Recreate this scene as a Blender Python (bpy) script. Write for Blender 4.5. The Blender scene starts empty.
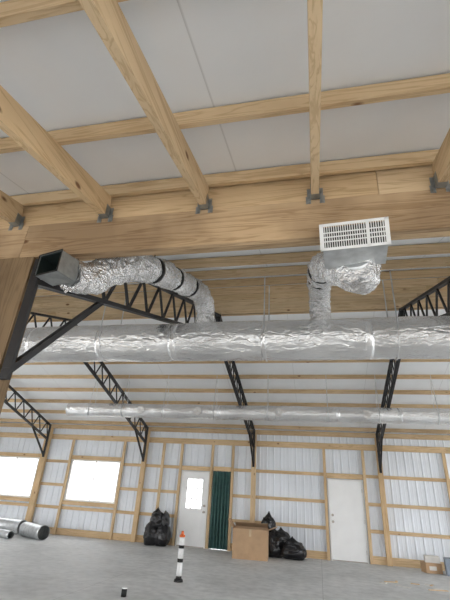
import bpy, bmesh, math, random
from mathutils import Vector, Matrix, noise
random.seed(4)
S=bpy.context.scene
S.view_settings.view_transform='Standard'
# ---------------------------------------------------------------- materials
def newmat(name):
    m=bpy.data.materials.new(name); m.use_nodes=True
    nt=m.node_tree; b=nt.nodes["Principled BSDF"]
    return m,nt,b
def N(nt,t,**kw):
    n=nt.nodes.new(t)
    for k,v in kw.items():
        if k in n.inputs.keys(): n.inputs[k].default_value=v
        else: setattr(n,k,v)
    return n
def ramp(nt,fac,stops):
    r=nt.nodes.new('ShaderNodeValToRGB')
    e=r.color_ramp.elements
    while len(e)<len(stops): e.new(0.5)
    for i,(p,c) in enumerate(stops):
        e[i].position=p; e[i].color=(*c,1)
    nt.links.new(fac,r.inputs[0]); return r
def mixc(nt,fac,a,b,mode='MIX'):
    m=nt.nodes.new('ShaderNodeMix'); m.data_type='RGBA'; m.blend_type=mode
    for s,v in ((m.inputs[0],fac),(m.inputs[6],a),(m.inputs[7],b)):
        if isinstance(v,(int,float)): s.default_value=v
        elif isinstance(v,tuple): s.default_value=(*v,1)
        else: nt.links.new(v,s)
    return m.outputs[2]
def coords(nt,scale):
    tc=N(nt,'ShaderNodeTexCoord'); mp=N(nt,'ShaderNodeMapping'); mp.inputs['Scale'].default_value=scale
    nt.links.new(tc.outputs['Object'],mp.inputs[0]); return mp.outputs[0]
def wood(name,axis,light=(0.73,0.555,0.345),dark=(0.47,0.31,0.16),stain=0.0,var=0.0):
    m,nt,b=newmat(name); L=nt.links
    sc=[10,10,10]; sc[axis]=0.5
    g=N(nt,'ShaderNodeNewGeometry')
    tc=N(nt,'ShaderNodeTexCoord')
    add=N(nt,'ShaderNodeVectorMath',operation='ADD')
    mul=N(nt,'ShaderNodeMath',operation='MULTIPLY'); mul.inputs[1].default_value=37.0
    L.new(g.outputs['Random Per Island'],mul.inputs[0])
    L.new(tc.outputs['Object'],add.inputs[0]); L.new(mul.outputs[0],add.inputs[1])
    mp=N(nt,'ShaderNodeMapping'); mp.inputs['Scale'].default_value=sc
    L.new(add.outputs[0],mp.inputs[0])
    n1=N(nt,'ShaderNodeTexNoise',Scale=1.6,Detail=3.0,Distortion=1.2); L.new(mp.outputs[0],n1.inputs['Vector'])
    m2=N(nt,'ShaderNodeMath',operation='MULTIPLY'); m2.inputs[1].default_value=30.0; L.new(n1.outputs[0],m2.inputs[0])
    si=N(nt,'ShaderNodeMath',operation='SINE'); L.new(m2.outputs[0],si.inputs[0])
    r=ramp(nt,si.outputs[0],[(0.0,light),(0.6,tuple((l*0.8+d*0.2) for l,d in zip(light,dark))),(1.0,tuple((l*.45+d*.55) for l,d in zip(light,dark)))])
    sk=[2.2,2.2,2.2]; sk[axis]=1.1
    mk=N(nt,'ShaderNodeMapping'); mk.inputs['Scale'].default_value=sk; L.new(add.outputs[0],mk.inputs[0])
    v=N(nt,'ShaderNodeTexVoronoi',Scale=1.9); L.new(mk.outputs[0],v.inputs['Vector'])
    kr=ramp(nt,v.outputs['Distance'],[(0.0,(1,1,1)),(0.05,(1,1,1)),(0.10,(0,0,0))])
    c=mixc(nt,kr.outputs[0],r.outputs[0],(0.22,0.11,0.045))
    tr=ramp(nt,g.outputs['Random Per Island'],[(0,(0.84-var,0.82-var,0.80-var)),(0.5,(1,1,1)),(1,(0.95-var*.5,0.90-var*.5,0.83-var*.5))])
    c=mixc(nt,1.0,c,tr.outputs[0],'MULTIPLY')
    n3=N(nt,'ShaderNodeTexNoise',Scale=1.3,Detail=4.0); L.new(add.outputs[0],n3.inputs['Vector'])
    sr=ramp(nt,n3.outputs[0],[(0.35,(0.74-stain*.6,0.71-stain*.6,0.67-stain*.55)),(0.62,(1,1,1))])
    c=mixc(nt,min(1,0.55+stain),c,sr.outputs[0],'MULTIPLY')
    L.new(c,b.inputs['Base Color']); b.inputs['Roughness'].default_value=0.8
    bp=N(nt,'ShaderNodeBump',Strength=0.15,Distance=0.004); L.new(si.outputs[0],bp.inputs['Height']); L.new(bp.outputs[0],b.inputs['Normal'])
    return m
WX=wood('pine_grain_x',0); WY=wood('pine_grain_y',1); WZ=wood('pine_grain_z',2)
WR=wood('pine_roof_purlin',0,var=.16)
WH=wood('weathered_header',0,(0.63,0.455,0.275),(0.33,0.20,0.09),0.4)
WP=wood('treated_post',2,(0.25,0.175,0.10),(0.13,0.085,0.042),0.3)
def plain(name,col,rough=0.6,metal=0.0,nscale=6,var=0.12,bump=0.0,bscale=20):
    m,nt,b=newmat(name)
    co=coords(nt,(1,1,1))
    n=N(nt,'ShaderNodeTexNoise',Scale=nscale,Detail=4.0); nt.links.new(co,n.inputs['Vector'])
    r=ramp(nt,n.outputs[0],[(0.3,tuple(c*(1-var) for c in col)),(0.7,tuple(min(1,c*(1+var*.6)) for c in col))])
    nt.links.new(r.outputs[0],b.inputs['Base Color'])
    b.inputs['Roughness'].default_value=rough; b.inputs['Metallic'].default_value=metal
    if bump:
        n2=N(nt,'ShaderNodeTexNoise',Scale=bscale,Detail=5.0); nt.links.new(co,n2.inputs['Vector'])
        bp=N(nt,'ShaderNodeBump',Strength=bump,Distance=0.01); nt.links.new(n2.outputs[0],bp.inputs['Height']); nt.links.new(bp.outputs[0],b.inputs['Normal'])
    return m
BLACK=plain('black_painted_steel',(0.014,0.014,0.016),0.5,0.0)
GALV=plain('galvanised_steel',(0.62,0.64,0.65),0.38,0.8,12,0.2,0.2,30)
BOOT=plain('weathered_sheet_metal',(0.34,0.36,0.36),0.42,0.8,12,0.3,0.2,30)
SIDING=plain('steel_siding_backside',(0.80,0.84,0.89),0.5,0.0,1.2,0.06)
WHITE=plain('white_paint',(0.87,0.88,0.88),0.4,0,3,0.04)
VINYL=plain('white_vinyl',(0.85,0.85,0.83),0.4,0,3,0.04)
BAG=plain('black_plastic_bag',(0.012,0.012,0.014),0.22,0,5,0.2,0.8,14)
CARD=plain('cardboard',(0.48,0.32,0.19),0.85,0,5,0.1,0.1,30)
TAPE=plain('packing_tape',(0.55,0.42,0.26),0.35)
GREEN=plain('green_curtain_fabric',(0.06,0.135,0.125),0.9,0,8,0.2)
ORANGE=plain('orange_plastic',(0.75,0.16,0.04),0.5)
BRASS=plain('door_hardware',(0.35,0.32,0.28),0.3,1.0)
DARK=plain('dark_duct_inside',(0.02,0.03,0.028),0.5,0.3)
RUB=plain('black_strap',(0.01,0.01,0.01),0.6)
PAPER=plain('scrap_paper',(0.7,0.68,0.64),0.8)
BLUEP=plain('printed_carton',(0.25,0.3,0.36),0.6)
def foil(name,rough,bs,strength,dirt=0.25,metal=0.7,stretch=(1,1,1)):
    m,nt,b=newmat(name); L=nt.links
    co=coords(nt,stretch)
    nd=N(nt,'ShaderNodeTexNoise',Scale=bs*.5,Detail=3.0); L.new(co,nd.inputs['Vector'])
    ad=N(nt,'ShaderNodeVectorMath',operation='MULTIPLY_ADD'); L.new(nd.outputs['Color'],ad.inputs[0]); ad.inputs[1].default_value=(.25,.25,.25); L.new(co,ad.inputs[2])
    v=N(nt,'ShaderNodeTexVoronoi',Scale=bs); v.feature='F1'; L.new(ad.outputs[0],v.inputs['Vector'])
    v2=N(nt,'ShaderNodeTexVoronoi',Scale=bs*2.7); v2.feature='F1'; L.new(ad.outputs[0],v2.inputs['Vector'])
    n=N(nt,'ShaderNodeTexNoise',Scale=bs*1.6,Detail=7.0,Distortion=1.4); L.new(co,n.inputs['Vector'])
    a=N(nt,'ShaderNodeMath',operation='MULTIPLY_ADD'); L.new(v2.outputs['Distance'],a.inputs[0]); a.inputs[1].default_value=.5; L.new(n.outputs[0],a.inputs[2])
    a2=N(nt,'ShaderNodeMath',operation='ADD'); L.new(v.outputs['Distance'],a2.inputs[0]); L.new(a.outputs[0],a2.inputs[1])
    bp=N(nt,'ShaderNodeBump',Strength=strength,Distance=0.02); L.new(a2.outputs[0],bp.inputs['Height']); L.new(bp.outputs[0],b.inputs['Normal'])
    n2=N(nt,'ShaderNodeTexNoise',Scale=2.2,Detail=6.0); L.new(co,n2.inputs['Vector'])
    r=ramp(nt,n2.outputs[0],[(0.35,(0.78-dirt*.4,)*3),(0.65,(0.92,0.93,0.94))])
    L.new(r.outputs[0],b.inputs['Base Color'])
    b.inputs['Metallic'].default_value=metal; b.inputs['Roughness'].default_value=rough
    return m
FOIL=foil('foil_duct_wrap',0.27,9,0.65,0.3,0.82,(.6,1.4,1.4))
FLEX=foil('foil_flex_duct',0.18,16,0.9,0.2,0.85)
FTAPE=foil('foil_tape',0.24,8,0.4,0.0,0.75)
def vinyl(name,seam,off):
    m,nt,b=newmat(name); L=nt.links
    tc=N(nt,'ShaderNodeTexCoord'); sp=N(nt,'ShaderNodeSeparateXYZ'); L.new(tc.outputs['Object'],sp.inputs[0])
    a=N(nt,'ShaderNodeMath',operation='ADD'); a.inputs[1].default_value=off; L.new(sp.outputs[0],a.inputs[0])
    d=N(nt,'ShaderNodeMath',operation='DIVIDE'); d.inputs[1].default_value=seam; L.new(a.outputs[0],d.inputs[0])
    fr=N(nt,'ShaderNodeMath',operation='FRACT'); L.new(d.outputs[0],fr.inputs[0])
    n=N(nt,'ShaderNodeTexNoise',Scale=1.5,Detail=3.0); L.new(tc.outputs['Object'],n.inputs['Vector'])
    base=ramp(nt,n.outputs[0],[(0.3,(0.82,0.84,0.86)),(0.7,(0.87,0.89,0.91))])
    sr=ramp(nt,fr.outputs[0],[(0.0,(0.72,0.72,0.72)),(0.003,(0.72,0.72,0.72)),(0.005,(1,1,1))])
    c=mixc(nt,1.0,base.outputs[0],sr.outputs[0],'MULTIPLY')
    L.new(c,b.inputs['Base Color']); b.inputs['Roughness'].default_value=0.6
    n2=N(nt,'ShaderNodeTexNoise',Scale=2.5,Detail=3.0); L.new(tc.outputs['Object'],n2.inputs['Vector'])
    bp=N(nt,'ShaderNodeBump',Strength=0.35,Distance=0.03); L.new(n2.outputs[0],bp.inputs['Height']); L.new(bp.outputs[0],b.inputs['Normal'])
    return m
CEIL=vinyl('vinyl_faced_insulation',1.83,0.53)
def concrete():
    m,nt,b=newmat('concrete_slab'); L=nt.links
    co=coords(nt,(1,1,1))
    n=N(nt,'ShaderNodeTexNoise',Scale=0.8,Detail=9.0,Roughness=0.65,Distortion=0.6); L.new(co,n.inputs['Vector'])
    r=ramp(nt,n.outputs[0],[(0.32,(0.54,0.55,0.545)),(0.5,(0.68,0.69,0.685)),(0.68,(0.78,0.785,0.78))])
    n2=N(nt,'ShaderNodeTexNoise',Scale=6,Detail=10.0); L.new(co,n2.inputs['Vector'])
    r2=ramp(nt,n2.outputs[0],[(0.32,(0.82,0.82,0.82)),(0.6,(1.0,1.0,1.0))])
    c=mixc(nt,1.0,r.outputs[0],r2.outputs[0],'MULTIPLY')
    br=N(nt,'ShaderNodeTexBrick',Scale=1.0); br.offset=0.0
    br.inputs['Brick Width'].default_value=3.7; br.inputs['Row Height'].default_value=3.7; br.inputs['Mortar Size'].default_value=0.006
    br.inputs['Color1'].default_value=(1,1,1,1); br.inputs['Color2'].default_value=(1,1,1,1); br.inputs['Mortar'].default_value=(.7,.7,.7,1)
    L.new(co,br.inputs['Vector'])
    c=mixc(nt,1.0,c,br.outputs['Color'],'MULTIPLY')
    L.new(c,b.inputs['Base Color'])
    rr=ramp(nt,n.outputs[0],[(0.35,(0.5,)*3),(0.65,(0.75,)*3)]); L.new(rr.outputs[0],b.inputs['Roughness'])
    return m
CONC=concrete()
GROUND=plain('gravel_yard',(0.66,0.64,0.60),0.9,0,3,0.15)
def glass():
    m=bpy.data.materials.new('window_glass'); m.use_nodes=True; nt=m.node_tree; nt.nodes.clear()
    o=N(nt,'ShaderNodeOutputMaterial'); mx=N(nt,'ShaderNodeMixShader'); mx.inputs[0].default_value=0.06
    t=N(nt,'ShaderNodeBsdfTransparent'); g=N(nt,'ShaderNodeBsdfGlossy'); g.inputs['Roughness'].default_value=0.03
    nt.links.new(t.outputs[0],mx.inputs[1]); nt.links.new(g.outputs[0],mx.inputs[2]); nt.links.new(mx.outputs[0],o.inputs[0])
    return m
GLASS=glass()
# ---------------------------------------------------------------- mesh helpers
def obj(name,bm,mats,smooth=False,parent=None,loc=None):
    me=bpy.data.meshes.new(name)
    bm.to_mesh(me); bm.free()
    for m in mats: me.materials.append(m)
    if smooth:
        for p in me.polygons: p.use_smooth=True
    o=bpy.data.objects.new(name,me); S.collection.objects.link(o)
    if parent: o.parent=parent
    if loc: o.location=loc
    return o
def box(bm,x0,x1,y0,y1,z0,z1,mi=0,M=None):
    vs=[bm.verts.new((x,y,z)) for x in (x0,x1) for y in (y0,y1) for z in (z0,z1)]
    if M:
        for v in vs: v.co=M@v.co
    for f in ((0,1,3,2),(4,6,7,5),(0,4,5,1),(2,3,7,6),(0,2,6,4),(1,5,7,3)):
        fc=bm.faces.new([vs[i] for i in f]); fc.material_index=mi
def beam(bm,p0,p1,w,h,side=Vector((1,0,0)),mi=0):
    p0=Vector(p0);p1=Vector(p1); d=(p1-p0).normalized(); s=Vector(side); s=(s-d*s.dot(d)).normalized(); u=s.cross(d)
    vs=[]
    for p in (p0,p1):
        for a,b_ in ((-1,-1),(1,-1),(1,1),(-1,1)):
            vs.append(bm.verts.new(p+s*(a*w/2)+u*(b_*h/2)))
    for f in ((0,1,2,3),(7,6,5,4),(0,4,5,1),(1,5,6,2),(2,6,7,3),(3,7,4,0)):
        fc=bm.faces.new([vs[i] for i in f]); fc.material_index=mi
def tube(bm,p0,p1,r,seg=24,mi=0,caps=True,r1=None):
    p0=Vector(p0);p1=Vector(p1); d=(p1-p0).normalized()
    a=Vector((0,0,1)) if abs(d.z)<.9 else Vector((1,0,0))
    s=d.cross(a).normalized(); u=s.cross(d); r1=r if r1 is None else r1
    A=[];B=[]
    for i in range(seg):
        t=2*math.pi*i/seg; o=s*math.cos(t)+u*math.sin(t)
        A.append(bm.verts.new(p0+o*r)); B.append(bm.verts.new(p1+o*r1))
    for i in range(seg):
        j=(i+1)%seg; f=bm.faces.new((A[i],A[j],B[j],B[i])); f.material_index=mi; f.smooth=True
    if caps:
        f=bm.faces.new(A[::-1]); f.material_index=mi
        f=bm.faces.new(B); f.material_index=mi
def empty(name,loc=(0,0,0)):
    e=bpy.data.objects.new(name,None); S.collection.objects.link(e); e.location=loc; return e
# ---------------------------------------------------------------- dimensions
WB=13.6; HY=2.35; RY=(WB+HY)/2; SL=0.31
XL,XR=-13.2,9.0
EB=2.85; TD=0.5; PD=0.115
def zb(y):
    return EB+SL*((y-HY) if y<RY else (WB-y))
def zroof(y): return zb(y)+TD+PD
TX=[-9.44,-5.67,-1.97,1.80,5.55]
TXN=[-9.50,-5.75,-2.09,1.80,5.5]
bm=bmesh.new(); box(bm,-60,60,-60,60,-0.3,-0.06); obj('ground',bm,[GROUND])
bm=bmesh.new(); box(bm,XL,XR,-3.2,WB+0.05,-0.06,0); obj('floor',bm,[CONC])
bm=bmesh.new()
for (a,b_) in ((HY+0.08,RY),(RY,WB+0.25)):
    za,zc=zroof(a),zroof(b_)
    if b_>WB: zc=zroof(RY)-SL*(b_-RY)
    vs=[bm.verts.new(p) for p in ((XL-.2,a,za),(XR+.2,a,za),(XR+.2,b_,zc),(XL-.2,b_,zc),(XL-.2,a,za+.06),(XR+.2,a,za+.06),(XR+.2,b_,zc+.06),(XL-.2,b_,zc+.06))]
    for f in ((0,3,2,1),(4,5,6,7),(0,1,5,4),(1,2,6,5),(2,3,7,6),(3,0,4,7)): bm.faces.new([vs[i] for i in f])
box(bm,XL-.2,XR+.2,HY+.056,HY+.079,3.403,3.80)  # filler panel added to stop light leaking in above the header
obj('ceiling',bm,[CEIL])
bm=bmesh.new()
ang=math.atan(SL)
def purl(y,w=.040,h=.105):
    z=zroof(y)-PD/2-.003
    sg=1 if y<RY else -1
    up=Vector((0,-math.sin(ang)*sg,math.cos(ang)))
    xs=[XL]+[t for t in TX]+[XR]
    for i in range(len(xs)-1):
        beam(bm,(xs[i]+.003,y,z),(xs[i+1]-.003,y,z),h,w,side=up)
y=HY+.32
while y<RY-.1:
    purl(y); y+=.58
purl(RY-.06);purl(RY+.06)
y=WB-.30
while y>RY+.2:
    purl(y); y-=.70
obj('roof_purlins',bm,[WR])
# ---------------------------------------------------------------- lean-to
LS=0.215; LZ=3.42; RD=0.19; LP=0.089
def zr(y): return LZ+LS*(y-HY)
LTY=-3.0
x=-2.43-.83*13
RX=[]
while x<XR:
    RX.append(x); x+=.83
bm=bmesh.new()
for x in RX:
    if x<XL: continue
    jit=random.uniform(-.004,.004)
    beam(bm,(x+jit,LTY,zr(LTY)+RD/2),(x,HY-.012,zr(HY)+RD/2),.052,RD,side=(1,0,0))
obj('lean_to_rafters',bm,[WY])
bm=bmesh.new()
for y in (2.30,1.61,.80,.10,-.6,-1.3,-2.0,-2.7):
    z=zr(y)+RD+LP/2+.008
    up=Vector((0,-LS,1)).normalized()
    xs=[XL+1.5,-9.6,-5.2,-.9,3.4,XR]
    for i in range(5):
        beam(bm,(xs[i]+.002,y,z),(xs[i+1]-.002,y,z),LP,.042,side=up)
obj('lean_to_purlins',bm,[WX])
bm=bmesh.new()
za=zr(LTY)+RD+LP+.012; zc=zr(HY)+RD+LP+.012+.01
vs=[bm.verts.new(p) for p in ((XL,LTY-.2,za-.04),(XR,LTY-.2,za-.04),(XR,HY+.054,zc+.01),(XL,HY+.054,zc+.01),(XL,LTY-.2,za+.04),(XR,LTY-.2,za+.04),(XR,HY+.054,zc+.06),(XL,HY+.054,zc+.06))]
for f in ((0,3,2,1),(4,5,6,7),(0,1,5,4),(1,2,6,5),(2,3,7,6),(3,0,4,7)): bm.faces.new([vs[i] for i in f])
obj('ceiling_lean_to',bm,[CEIL])
bm=bmesh.new()
for a,b_ in ((XL,-6.2),(-6.2,-2.3+.0),(-2.3,1.75),(1.75,5.4),(5.4,XR)):
    box(bm,a+.002,b_-.002,HY-.01,HY+.032,3.08,3.40)
    box(bm,a+.002,b_-.002,HY+.034,HY+.076,3.08,3.40)
obj('header_beam',bm,[WH])
bm=bmesh.new()
for a,b_ in ((XL,-4.4),(-4.4,.5),(.5,5.0),(5.0,XR)):
    box(bm,a+.002,b_-.002,HY+.012,HY+.05,3.404,3.69)
obj('ledger_board',bm,[WX])
PX=(-9.75,-6.0,-2.31,1.57,5.2)
for x in PX:
    bm=bmesh.new(); box(bm,x-.16,x+.16,HY-.02,HY+.12,0,3.078); obj('header_post',bm,[WP])
for x in PX:
    bm=bmesh.new(); box(bm,x-.07,x+.07,LTY+.0,LTY+.14,0,zr(LTY)-.24); obj('porch_post',bm,[WP])
bm=bmesh.new(); box(bm,XL,XR,LTY+.03,LTY+.11,zr(LTY)-.235,zr(LTY)-.002); obj('porch_beam',bm,[WX])
for x in RX:
    if x<-3.4 or x>2.6: continue
    bm=bmesh.new(); z=zr(HY-.03)
    box(bm,x-.029,x+.029,HY-.07,HY-.012,z-.009,z-.006)
    for s in (-1,1):
        box(bm,x+s*.0305-.0015,x+s*.0305+.0015,HY-.07,HY-.012,z-.009,z+.09)
        box(bm,min(x+s*.0305,x+s*.067),max(x+s*.0305,x+s*.067),HY-.0135,HY-.0105,z-.045,z+.02)
        box(bm,min(x+s*.0305,x+s*.057),max(x+s*.0305,x+s*.057),HY-.014,HY-.0105,z+.02,z+.09)
        for k in (-.03,0.0,.06):
            tube(bm,(x+s*.045,HY-.014,z+k),(x+s*.045,HY-.019,z+k),.005,8)
    obj('joist_hanger',bm,[BOOT])
# ---------------------------------------------------------------- steel trusses
def halftruss(bm,XW,XRid,ye,sgn,near):
    span=abs(RY-ye)-.01
    def P(d,top):
        y=ye+sgn*d
        return Vector((XW+(XRid-XW)*d/span,y,zb(y)+(TD-.03 if top else 0.0)))
    side=(1,0,0)
    d_top=.22 if near else 0.0
    for dx in (-.022,.022):
        beam(bm,P(d_top,True)+Vector((dx,0,0)),P(span,True)+Vector((dx,0,0)),.035,.045,side)
        beam(bm,P(0.0,False)+Vector((dx,0,0)),P(span,False)+Vector((dx,0,0)),.035,.045,side)
    n=11
    for i in range(n):
        d0=span*i/n; d1=span*(i+.5)/n; d2=span*(i+1)/n
        beam(bm,P(d0 if i or not near else .15,False),P(d1,True),.026,.03,side)
        beam(bm,P(d1,True),P(d2,False),.026,.03,side)
    y0=ye+sgn*.01
    zt=3.05 if near else zb(ye)+TD
    zl=2.08 if near else 2.3
    beam(bm,(XW,y0,zl),(XW,y0,zt),.07,.03,side)
    beam(bm,(XW,y0,zl+.06),P(.98,False),.045,.05,side)
    if near: beam(bm,P(.22,False),P(.22,True),.04,.035,side)
for X,Xn in zip(TX,TXN):
    bm=bmesh.new(); Xm=(X+Xn)/2
    halftruss(bm,Xn,Xm,HY-.02,1,True)
    halftruss(bm,X,Xm,WB-.17,-1,False)
    beam(bm,(Xm,RY,zb(RY)-.03),(Xm,RY,zb(RY)+TD-.01),.09,.05,(1,0,0))
    obj('steel_truss',bm,[BLACK])
# ---------------------------------------------------------------- walls
def ribbed(bm,x0,x1,z0,z1,y,axis='x',flip=1):
    pts=[]; p=.2286
    k=math.floor(x0/p)
    prof=[(0,0),(.015,-.022),(.04,-.022),(.055,0),(.13,0),(.135,-.006),(.15,-.006),(.155,0)]
    pts.append((x0,0))
    while k*p<x1:
        for a,d in prof:
            xx=k*p+a
            if x0<xx<x1: pts.append((xx,d))
        k+=1
    pts.append((x1,0))
    prev=None
    for (a,d) in pts:
        if axis=='x': A=bm.verts.new((a,y+d*flip,z0));B=bm.verts.new((a,y+d*flip,z1(a) if callable(z1) else z1))
        else: A=bm.verts.new((y+d*flip,a,z0));B=bm.verts.new((y+d*flip,a,z1(a) if callable(z1) else z1))
        if prev: bm.faces.new((prev[0],A,B,prev[1]))
        prev=(A,B)
ST=zroof(WB)-.002
WIN=[(-11.50,-9.66,1.0,2.28),(-8.36,-6.52,1.0,2.28)]
DOORS=[(-4.31,-3.40,2.10),(-3.24,-2.72,2.12),(.27,1.27,2.08)]
bm=bmesh.new()
ops=[(a,b_,z0,z1) for a,b_,z0,z1 in WIN]+[(a,b_,0,z) for a,b_,z in DOORS]
cur=XL
for a,b_,z0,z1 in sorted(ops):
    ribbed(bm,cur,a,0,ST,WB+.03)
    if z0>0: ribbed(bm,a,b_,0,z0,WB+.03)
    ribbed(bm,a,b_,z1,ST,WB+.03)
    cur=b_
ribbed(bm,cur,XR,0,ST,WB+.03)
obj('wall_back',bm,[SIDING])
bm=bmesh.new(); 
ribbed(bm,HY+.1,3.6,0,lambda a:zroof(min(max(a,HY+.1),WB)),XL,'y',-1); ribbed(bm,9.6,WB+.03,0,lambda a:zroof(min(a,WB)),XL,'y',-1)
ribbed(bm,3.6,9.6,3.4,lambda a:zroof(a),XL,'y',-1)  # unseen opening added under this strip to let sky light in
obj('wall_left',bm,[SIDING])
bm=bmesh.new()
ribbed(bm,HY+.1,3.4,0,lambda a:zroof(a),XR,'y',1); ribbed(bm,12.6,WB+.03,0,lambda a:zroof(min(a,WB)),XR,'y',1)
ribbed(bm,3.4,12.6,3.5,lambda a:zroof(a),XR,'y',1)  # opening out of view, widened so more sky light reaches the interior
obj('wall_right',bm,[SIDING])
def segs(x0,x1,z):
    out=[];c=x0
    for a,b_,z0,z1 in sorted(ops):
        if z0-.02<z<z1+.02:
            out.append((c,a-.05)); c=b_+.05
    out.append((c,x1)); return [s for s in out if s[1]-s[0]>.1]
bm=bmesh.new()
for z in (.10,.78,1.46,2.2):
    for a,b_ in segs(XL,XR,z):
        box(bm,a,b_,WB-.032,WB+.004,z-.045 if z>.2 else .0,z+.045 if z>.2 else .19)
for a,b_ in ((XL,-7.4),(-7.4,-1.9),(-1.9,3.7),(3.7,XR)):
    box(bm,a+.002,b_-.002,WB-.034,WB+.003,2.93,3.10)
    box(bm,a+.002,b_-.002,WB-.034,WB+.003,3.30,3.44)
obj('wall_girts',bm,[WX])
bm=bmesh.new()
for x in TX: 
    box(bm,x-.07,x+.07,WB-.15,WB-.036,0,3.30)
for x in (-11.57,-9.57,-8.43,-6.45,-5.02,-4.38,-3.33,-2.65,.20,1.34,-13.1,3.6,7.2):
    box(bm,x-.04,x+.04,WB-.10,WB-.036,0,2.92)
obj('wall_posts',bm,[WZ])
for i,(a,b_,z0,z1) in enumerate(WIN):
    bm=bmesh.new()
    box(bm,a-.02,b_+.02,WB-.075,WB-.036,z1+.005,z1+.13); box(bm,a-.02,b_+.02,WB-.075,WB-.036,z0-.12,z0-.005)
    obj('trim_%d'%(i+1),bm,[WX])
for i,(a,b_,z) in enumerate(DOORS):
    bm=bmesh.new()
    box(bm,a-.02,b_+.02,WB-.08,WB-.036,z+.02,z+.15)
    obj('trim_%d'%(i+3),bm,[WX])
bm=bmesh.new()
for z in (.1,.72,1.33,1.93,2.5,3.1):
    box(bm,XL+.03,XL+.07,9.7,WB-.2,z-.045,z+.045)
for yy in (9.7,11.6):
    box(bm,XL+.07,XL+.2,yy-.07,yy+.07,0,zroof(yy)-.2)
obj('gable_girts',bm,[WY])
for i,(a,b_,z0,z1) in enumerate(WIN):
    e=empty('window_%d'%(i+1),((a+b_)/2,WB,(z0+z1)/2)); 
    bm=bmesh.new(); w=(b_-a)/2; h=(z1-z0)/2; t=.05
    box(bm,-w,w,-.03,.04,h-t,h); box(bm,-w,w,-.03,.04,-h,-h+t)
    box(bm,-w,-w+t,-.03,.04,-h+t,h-t); box(bm,w-t,w,-.03,.04,-h+t,h-t); box(bm,-.02,.02,-.02,.03,-h+t,h-t)
    obj('frame_%d'%(i+1),bm,[VINYL],parent=e)
    bm=bmesh.new(); box(bm,-w+t,w-t,.0,.006,-h+t,h-t); obj('glass_%d'%(i+1),bm,[GLASS],parent=e)
def knob(bm,x,z,y,mi):
    tube(bm,(x,y,z),(x,y-.012,z),.035,16,mi); tube(bm,(x,y-.01,z),(x,y-.05,z),.012,12,mi); tube(bm,(x,y-.045,z),(x,y-.085,z),.022,16,mi,True,.028)
a,b_,z=DOORS[0]; e=empty('door_1',((a+b_)/2,WB,0)); w=(b_-a)/2
bm=bmesh.new()
for s in (-1,1): box(bm,min(s*w,s*(w-.03)),max(s*w,s*(w-.03)),-.05,.04,0,z)
box(bm,-w+.03,w-.03,-.05,.04,z-.03,z); box(bm,-w+.03,w-.03,-.05,.04,0,.02,1)
obj('jamb_1',bm,[VINYL,BRASS],parent=e)
bm=bmesh.new(); W=w-.031; gx=.28; g0,g1=1.0,1.90
box(bm,-W,-gx,-.02,.025,.021,z-.031); box(bm,gx,W,-.02,.025,.021,z-.031)
box(bm,-gx,gx,-.02,.025,.021,g0); box(bm,-gx,gx,-.02,.025,g1,z-.031)
for s in (-1,1): box(bm,min(s*gx,s*(gx-.03)),max(s*gx,s*(gx-.03)),-.03,.03,g0,g1)
box(bm,-gx,gx,-.03,.03,g0,g0+.03); box(bm,-gx,gx,-.03,.03,g1-.03,g1)
for k in (-.085,.085): box(bm,k-.014,k+.014,-.025,.0,g0+.03,g1-.03)
for k in (1,2): box(bm,-gx+.03,gx-.03,-.026,.0,g0+(g1-g0)*k/3-.014,g0+(g1-g0)*k/3+.014)
for s in (-1,1):
    box(bm,min(s*.04,s*.28),max(s*.04,s*.28),-.026,-.019,.2,.82)
knob(bm,W-.07,.95,-.02,1); knob(bm,W-.07,1.12,-.02,1)
obj('leaf_1',bm,[WHITE,BRASS],parent=e)
bm=bmesh.new(); box(bm,-gx+.03,gx-.03,.004,.01,g0+.03,g1-.03); obj('door_glass',bm,[GLASS],parent=e)
a,b_,z=DOORS[2]; e=empty('door_2',((a+b_)/2,WB,0)); w=(b_-a)/2
bm=bmesh.new()
for s in (-1,1): box(bm,min(s*w,s*(w-.03)),max(s*w,s*(w-.03)),-.05,.04,0,z)
box(bm,-w+.03,w-.03,-.05,.04,z-.03,z); box(bm,-w+.03,w-.03,-.05,.04,0,.02,1)
obj('jamb_2',bm,[VINYL,BRASS],parent=e)
bm=bmesh.new(); box(bm,-w+.031,w-.031,-.02,.025,.021,z-.031); knob(bm,-w+.10,.95,-.02,1); knob(bm,-w+.10,1.12,-.02,1)
for k in (.25,1.0,1.8): tube(bm,(w-.03,-.03,k-.05),(w-.03,-.03,k+.05),.008,8,1)
obj('leaf_2',bm,[WHITE,BRASS],parent=e)
# curtain: deep vertical folds hung just inside the framing
a,b_,z=DOORS[1]; a-=.045; b_+=.03
bm=bmesh.new(); prev=None; n=100
for i in range(n+1):
    u=i/n
    cols=[]
    for zz in (0.012,.35,.7,1.1,1.5,1.9,2.08,2.14):
        x=a+(b_-a)*u+.012*math.sin(i*.38*2)
        x=min(max(x,a),b_)
        d=.050*math.sin(i*.38+zz*.35+.6*math.sin(zz*2))+.008*math.sin(i*1.3+zz)
        cols.append(bm.verts.new((x,WB-.055+d*(1.0 if zz<2 else .5),zz)))
    if prev:
        for k in range(7): bm.faces.new((prev[k],cols[k],cols[k+1],prev[k+1]))
    prev=cols
tube(bm,(a,WB-.05,2.135),(b_,WB-.05,2.135),.012,10,1)
obj('doorway_curtain',bm,[GREEN,BRASS],smooth=True)
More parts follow.
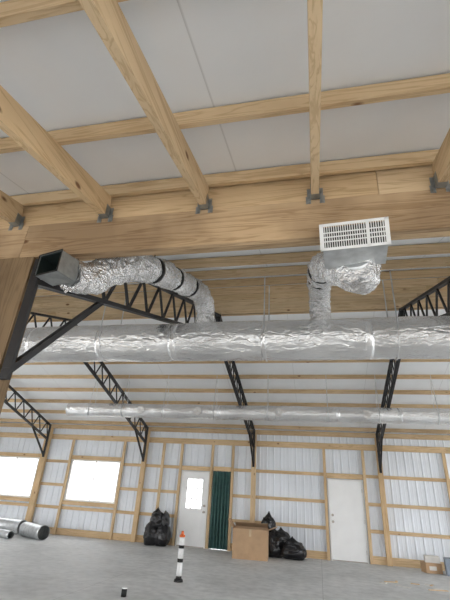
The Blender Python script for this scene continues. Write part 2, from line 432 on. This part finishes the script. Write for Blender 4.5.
# ---------------------------------------------------------------- ducts
def bigduct(x0,x1,y,z,r,sec,rough):
    bm=bmesh.new(); seg=84; rings=[]
    n=int((x1-x0)/.03)
    seams=[];x=x0+.02
    while x<x1:
        seams.append((x,random.choice((.06,.08,.10)))); x+=sec+random.uniform(-.12,.12)
    def rad(x,t):
        p=Vector((x,math.cos(t)*r,math.sin(t)*r+z))
        nn=noise.noise(Vector((x*1.8,p.y*4,p.z*4)))*rough*.9
        a=noise.noise(Vector((x*4+1.3*noise.noise(p*3),p.y*11,p.z*11)))
        nn+=(.25-abs(a))*rough*.9
        a=noise.noise(Vector((x*11+5,p.y*22,p.z*22)))
        nn+=(.2-abs(a))*rough*.5
        k=1
        for sx,w in seams:
            dd=abs(x-sx-w/2)
            if dd<.10: k=min(k,dd/.10)
        return r+nn*k-.005*(1-k)*(rough/.010)
    for i in range(n+1):
        x=x0+(x1-x0)*i/n; ring=[]
        for j in range(seg):
            t=2*math.pi*j/seg; rr=rad(x,t)
            ring.append(bm.verts.new((x,y+math.cos(t)*rr,z+math.sin(t)*rr)))
        rings.append(ring)
    for i in range(n):
        for j in range(seg):
            k=(j+1)%seg; f=bm.faces.new((rings[i][j],rings[i+1][j],rings[i+1][k],rings[i][k])); f.smooth=True
    bm.faces.new(rings[0]); bm.faces.new(rings[-1][::-1])
    for sx,w in seams:
        tube(bm,(sx,y,z),(sx+w,y,z),r-.001,seg,1,True)
    return bm
DY,DZ,DR=5.0,3.33,.262
bm=bigduct(-6.4,6.5,DY,DZ,DR,1.17,.010)
for x in (-4.6,-2.9,-.6,1.0,2.6,4.2):
    for s in (-1,1):
        y=DY+s*(DR+.01); beam(bm,(x,y,DZ),(x,y,zroof(y)-.05),.016,.002,(1,0,0),2)
    for k in range(12):
        t0=math.pi+math.pi*k/12; t1=math.pi+math.pi*(k+1)/12; R_=DR+.012
        beam(bm,(x,DY+math.cos(t0)*R_,DZ+math.sin(t0)*R_),(x,DY+math.cos(t1)*R_,DZ+math.sin(t1)*R_),.016,.002,(1,0,0),1)
obj('main_air_duct',bm,[FOIL,FTAPE,GALV])
D2Y,D2Z,D2R=10.5,3.41,.185
bm=bigduct(-6.9,7.5,D2Y,D2Z,D2R,1.5,.010)
for x in (-4.6,-3.0,-.9,1.2,3.3):
    tube(bm,(x,D2Y-.02,D2Z),(x,D2Y-.25,D2Z-.02),.085,20,0)
    tube(bm,(x,D2Y-.22,D2Z-.02),(x,D2Y-.265,D2Z-.02),.1,20,1)
for x in (-6.2,-5.2,-4.0,-2.6,-1.2,.3,1.5,2.8,4.0,5.2):
    for s in (-1,1): beam(bm,(x,D2Y+s*(D2R+.005),D2Z-.02),(x,D2Y+s*.02,zroof(D2Y)-.02),.012,.003,(1,0,0),2)
    tube(bm,(x-.01,D2Y,D2Z),(x+.01,D2Y,D2Z),D2R+.008,24,2)
obj('branch_air_duct',bm,[FOIL,FTAPE,GALV])
def catmull(P,n):
    P=[Vector(p) for p in P]; P=[P[0]*2-P[1]]+P+[P[-1]*2-P[-2]]; out=[]
    for i in range(1,len(P)-2):
        for k in range(n):
            t=k/n; a,b_,c,d=P[i-1:i+3]
            out.append(.5*((2*b_)+(c-a)*t+(2*a-5*b_+4*c-d)*t*t+(3*b_-a-3*c+d)*t**3))
    out.append(P[-2]); return out
def flex(bm,P,r,mi=0,straps=()):
    c=catmull(P,200)
    L=[0]
    for i in range(1,len(c)): L.append(L[-1]+(c[i]-c[i-1]).length)
    tot=L[-1]; n=int(tot/.009); pts=[];j=0
    for i in range(n+1):
        s=tot*i/n
        while j<len(L)-2 and L[j+1]<s: j+=1
        f=(s-L[j])/max(1e-6,L[j+1]-L[j]); pts.append(c[j].lerp(c[j+1],min(1,f)))
    nrm=None; seg=48; prev=None
    for i,p in enumerate(pts):
        d=(pts[min(i+1,n)]-pts[max(i-1,0)]).normalized()
        if nrm is None: nrm=d.orthogonal().normalized()
        nrm=(nrm-d*nrm.dot(d)).normalized(); b2=d.cross(nrm)
        s=tot*i/n; ring=[]
        for q in range(seg):
            t=2*math.pi*q/seg
            ph=s/.075*2*math.pi+t
            cv=Vector((math.cos(t),math.sin(t),0))
            wob=.003*math.sin(ph)+noise.noise(p*9+cv*2)*.020+(abs(noise.noise(p*22+cv*4))-.2)*.022
            rr=r+wob
            for (fs) in straps:
                dd=abs(s/tot-fs)*tot
                if dd<.08:
                    k=1-dd/.08; rr=(r+wob*(1-k))*(1-.14*k)
            ring.append(bm.verts.new(p+(nrm*math.cos(t)+b2*math.sin(t))*rr))
        if prev:
            for q in range(seg):
                k=(q+1)%seg; f=bm.faces.new((prev[q],ring[q],ring[k],prev[k])); f.smooth=True; f.material_index=mi
        else: bm.faces.new(ring[::-1]).material_index=mi
        prev=ring
    bm.faces.new(prev).material_index=mi
    for fs in straps:
        i=int(n*fs); d=(pts[i+1]-pts[i-1]).normalized()
        tube(bm,pts[i]-d*.020,pts[i]+d*.020,r*1.0,40,1)
        beam(bm,pts[i]+Vector((0,0,r*.9)),pts[i]+Vector((0,0,r*.93+.06)),.018,.003,(0,1,0),1)
FR=.128
bm=bmesh.new()
flex(bm,[(-1.79,2.34,2.885),(-1.72,2.52,2.96),(-1.62,2.72,3.16),(-1.47,2.98,3.30),(-1.43,3.45,3.47),(-1.44,4.2,3.74),(-1.46,4.72,3.89),(-1.47,4.95,3.82),(-1.47,5.0,3.57)],FR,0,(.29,.44,.62))
obj('flexible_duct',bm,[FLEX,RUB])
bm=bmesh.new()
flex(bm,[(.30,2.46,2.93),(.35,2.60,2.95),(.38,2.80,3.01),(.31,3.02,3.17),(.16,3.2,3.35),(.11,3.55,3.50),(.11,4.2,3.74),(.11,4.72,3.89),(.11,4.95,3.82),(.11,5.0,3.57)],FR+.005,0,(.40,.55))
obj('flexible_duct',bm,[FLEX,RUB])
M=Matrix.Translation((-1.83,2.13,2.875))@Matrix.Rotation(math.radians(-14),4,'Z')
bm=bmesh.new()
W_,H_,D_=.11,.085,.17
for a in (( -W_,W_,0,D_,H_-.004,H_),(-W_,W_,0,D_,-H_,-H_+.004),(-W_,-W_+.004,0,D_,-H_,H_),(W_-.004,W_,0,D_,-H_,H_),(-W_,W_,D_-.004,D_,-H_,H_)):
    box(bm,*a,0,M)
for a in ((-W_-.008,W_+.008,-.004,0,H_-.002,H_+.006),(-W_-.008,W_+.008,-.004,0,-H_-.006,-H_+.002),(-W_-.008,-W_,-.004,0,-H_,H_),(W_,W_+.008,-.004,0,-H_,H_)): box(bm,*a,2,M)
for a in ((-W_+.005,W_-.005,.005,D_-.006,H_-.012,H_-.006),(-W_+.005,W_-.005,.005,D_-.006,-H_+.006,-H_+.012),(-W_+.005,W_-.005,D_-.012,D_-.006,-H_+.01,H_-.01),(-W_+.006,-W_+.01,.005,D_-.02,-H_+.01,H_-.01),(W_-.01,W_-.006,.005,D_-.02,-H_+.01,H_-.01)):
    box(bm,*a,1,M)
tube(bm,M@Vector((.0,D_-.01,0)),M@Vector((.02,D_+.05,.005)),.085,24,0)
obj('duct_register_boot',bm,[BOOT,DARK,RUB])
# register grille (right): sheet-metal box hung at the header, louvred face tipped down
M=Matrix.Translation((.288,2.235,3.005))@Matrix.Rotation(math.radians(-4),4,'Z')@Matrix.Rotation(math.radians(14),4,'X')
bm=bmesh.new(); w,h=.215,.092
for a in ((-w,w,-.006,0,h-.018,h),(-w,w,-.006,0,-h,-h+.018),(-w,-w+.026,-.006,0,-h,h),(w-.026,w,-.006,0,-h,h),(.075,.093,-.006,0,-h,h)): box(bm,*a,0,M)
box(bm,-w+.025,w-.025,.012,.06,-h+.02,h-.02,1,M)
n=26
for k in range(n):
    xx=-w+.034+k*(2*w-.068)/(n-1)
    box(bm,xx-.0025,xx+.0025,-.002,.010,-h+.015,h-.015,0,M)
for zz in (-.03,0,.03): box(bm,-w+.02,w-.02,-.003,.008,zz-.0025,zz+.0025,0,M)
M2=Matrix.Translation((.288,2.235,3.005))@Matrix.Rotation(math.radians(-4),4,'Z')
box(bm,-w+.015,w-.015,.03,.27,-h+.012,.068,2,M2)
tube(bm,M2@Vector((0.02,.24,-.03)),M2@Vector((.04,.32,-.06)),.1,24,2,True,.11)
obj('supply_air_register',bm,[WHITE,DARK,GALV])
# ---------------------------------------------------------------- floor items
def crumple(bm,c,s,seed,amp=.22,neck=True,mi=0):
    r=bmesh.ops.create_icosphere(bm,subdivisions=5,radius=1.0)
    for v in r['verts']:
        p=v.co.copy(); 
        d=noise.noise(p*1.6+Vector((seed,0,0)))*amp+abs(noise.noise(p*4+Vector((0,seed,0))))*amp*.55+noise.noise(p*9+Vector((0,0,seed)))*.04
        q=p*(1+d)
        if neck and p.z>.75:
            k=(p.z-.75)/.25; q.x*=1-k*.75; q.y*=1-k*.75; q.z+=k*k*.3
        if q.z<-.8: q.z=-.8+ (q.z+.8)*.05
        v.co=Vector((c[0]+q.x*s[0],c[1]+q.y*s[1],c[2]+(q.z+.82)*s[2]))
    for v in r['verts']:
        for f in v.link_faces: f.smooth=True; f.material_index=mi
def bagobj(parts):
    bm=bmesh.new()
    for i,(c,s,sd) in enumerate(parts): crumple(bm,c,s,sd)
    return obj('garbage_bags',bm,[BAG])
bagobj([((-4.95,13.1,0),(.22,.22,.34),1.0),((-4.60,13.12,0),(.22,.22,.34),5.0),((-4.83,13.14,.42),(.22,.2,.28),9.0),((-4.60,13.16,.45),(.16,.15,.24),2.5)])
bagobj([((-1.30,13.05,0),(.30,.26,.34),3.0),((-.78,13.0,0),(.36,.27,.24),7.0),((-1.45,13.15,.5),(.2,.18,.28),11.0),((-1.1,13.1,.3),(.25,.2,.2),15.0)])
M=Matrix.Translation((-1.83,12.35,0))@Matrix.Rotation(math.radians(4),4,'Z')
bm=bmesh.new(); w,d,h,t=.46,.3,.68,.006
box(bm,-w,w,-d,-d+t,0,h,0,M); box(bm,-w,w,d-t,d,0,h,0,M); box(bm,-w,-w+t,-d+t,d-t,0,h,0,M); box(bm,w-t,w,-d+t,d-t,0,h,0,M); box(bm,-w+t,w-t,-d+t,d-t,0.0,t,0,M)
def flap(px,py,ax,ang_,len_):
    Mf=M@Matrix.Translation((px,py,h+.001))@Matrix.Rotation(math.radians(ang_),4,ax)
    if ax=='X': box(bm,-w+.01,w-.01,-t/2,t/2,0,len_,0,Mf)
    else: box(bm,-t/2,t/2,-d+.01,d-.01,0,len_,0,Mf)
flap(0,-d+t/2,'X',-80,.28); flap(0,d-t/2,'X',60,.28); flap(-w+t/2,0,'Y',-35,.26); flap(w-t/2,0,'Y',70,.26)
box(bm,-.03,.03,-d-.0015,-d,h-.16,h,1,M)
obj('cardboard_box',bm,[CARD,TAPE])
def pipe(c,ang_,L,r):
    bm=bmesh.new(); d=Vector((math.cos(ang_),math.sin(ang_),0)); c=Vector(c)+Vector((0,0,r+.004)); a=c-d*L/2; b_=c+d*L/2
    seg=36; s=d.cross(Vector((0,0,1))); u=Vector((0,0,1))
    rings=[]
    for (p,rr) in ((a,r),(a+d*.03,r),(a+d*.035,r+.004),(a+d*.05,r),(c,r),(b_-d*.05,r),(b_-d*.035,r+.004),(b_-d*.03,r),(b_,r),(b_,r-.006),(b_-d*.05,r-.006),(c,r-.006),(a,r-.006)):
        rings.append([bm.verts.new(p+(s*math.cos(2*math.pi*k/seg)+u*math.sin(2*math.pi*k/seg))*rr) for k in range(seg)])
    rings.append(rings[0])
    for i in range(len(rings)-1):
        for k in range(seg):
            q=(k+1)%seg; f=bm.faces.new((rings[i][k],rings[i][q],rings[i+1][q],rings[i+1][k])); f.smooth=True; f.material_index=0 if i<9 else 1
    beam(bm,a+s*.0+u*(r+.003),b_+u*(r+.003),.02,.006,side=s)
    return obj('galvanized_duct_pipe',bm,[GALV,BOOT])
pipe((-8.25,12.15,0),math.radians(-28),1.15,.19)
pipe((-9.6,12.75,0),math.radians(-10),1.2,.2)
pipe((-9.0,11.7,0),math.radians(-20),1.0,.1)
bm=bmesh.new(); X,Y=-2.55,8.4
tube(bm,(X,Y,0),(X,Y,.04),.085,28,1,True,.075); tube(bm,(X,Y,.04),(X,Y,.09),.06,24,1,True,.045)
tube(bm,(X,Y,.09),(X,Y,.30),.05,24,0); tube(bm,(X,Y,.30),(X,Y,.36),.052,24,1); tube(bm,(X,Y,.36),(X,Y,.52),.05,24,0)
tube(bm,(X,Y,.52),(X,Y,.57),.052,24,1); tube(bm,(X,Y,.57),(X,Y,.70),.05,24,0); tube(bm,(X,Y,.70),(X,Y,.74),.052,24,2); tube(bm,(X,Y,.74),(X,Y,.80),.03,20,2,True,.02)
obj('marker_post',bm,[WHITE,RUB,ORANGE])
bm=bmesh.new(); X,Y=-2.93,6.9
tube(bm,(X,Y,0),(X,Y,.10),.04,24,1,True); tube(bm,(X,Y,.10),(X,Y,.115),.043,24,0)
obj('paint_can',bm,[WHITE,RUB])
def carton(c,s,rz,mat):
    bm=bmesh.new(); M=Matrix.Translation(c)@Matrix.Rotation(rz,4,'Z')
    box(bm,-s[0],s[0],-s[1],s[1],0,s[2],0,M); box(bm,-.03,.03,-s[1]-.001,s[1]+.001,s[2],s[2]+.001,1,M)
    for k in (-1,1): box(bm,-s[0]*.95,s[0]*.95,min(.004*k,s[1]*k),max(.004*k,s[1]*k),s[2],s[2]+.003,0,M)
    box(bm,-s[0]*.6,s[0]*.3,-s[1]-.002,-s[1],s[2]*.3,s[2]*.7,2,M)
    return obj('shipping_carton',bm,[mat,TAPE,PAPER])
carton((2.72,12.95,0),(.20,.16,.22),.2,CARD); carton((3.25,12.75,0),(.24,.2,.36),-.15,BLUEP); carton((2.75,12.93,.226),(.17,.14,.14),-.1,PAPER)
bm=bmesh.new()
for i in range(9):
    a=random.uniform(-.5,.5); x=random.uniform(1.2,2.4); y=random.uniform(10.2,11.2); l=random.uniform(.12,.4)
    M=Matrix.Translation((x,y,0.001))@Matrix.Rotation(a*3,4,'Z'); box(bm,-l/2,l/2,-.025,.025,0,.012,i%2,M)
obj('wood_offcuts',bm,[WX,PAPER])
bm=bmesh.new()
for yy,x0,x1 in ((2.98,-1.2,1.72),):
    pts=[]
    for k in range(40):
        x=x0+(x1-x0)*k/39; pts.append((x,yy+.02*math.sin(x*2),zb(yy)+TD-.016))
    for k in range(39): tube(bm,pts[k],pts[k+1],.005,6,0,False)
obj('electrical_cable',bm,[WHITE])
# ---------------------------------------------------------------- world + camera
w=bpy.data.worlds.new('overcast_sky'); S.world=w; w.use_nodes=True; nt=w.node_tree
bg=nt.nodes['Background']
tc=nt.nodes.new('ShaderNodeTexCoord'); sp=nt.nodes.new('ShaderNodeSeparateXYZ'); nt.links.new(tc.outputs['Generated'],sp.inputs[0])
r=ramp(nt,sp.outputs[2],[(0.0,(0.99,0.99,1.0)),(0.5,(0.93,0.96,1.0))]); nt.links.new(r.outputs[0],bg.inputs[0]); bg.inputs[1].default_value=4.9
f=400.0;P=math.radians(26);Yw=math.radians(13.5);R=math.radians(3.66)
r0=Vector((math.cos(Yw),math.sin(Yw),0));f0=Vector((-math.sin(Yw)*math.cos(P),math.cos(Yw)*math.cos(P),math.sin(P)));u0=r0.cross(f0)
rx=r0*math.cos(R)+u0*math.sin(R); ux=-r0*math.sin(R)+u0*math.cos(R)
cd=bpy.data.cameras.new('camera'); cam=bpy.data.objects.new('camera',cd); S.collection.objects.link(cam)
cd.sensor_fit='VERTICAL'; cd.sensor_height=36; cd.sensor_width=36; cd.lens=24.0
M=Matrix((rx,ux,-f0)).transposed().to_4x4(); M.translation=(0,0,1.45); cam.matrix_world=M
cd.clip_start=.05; S.camera=cam
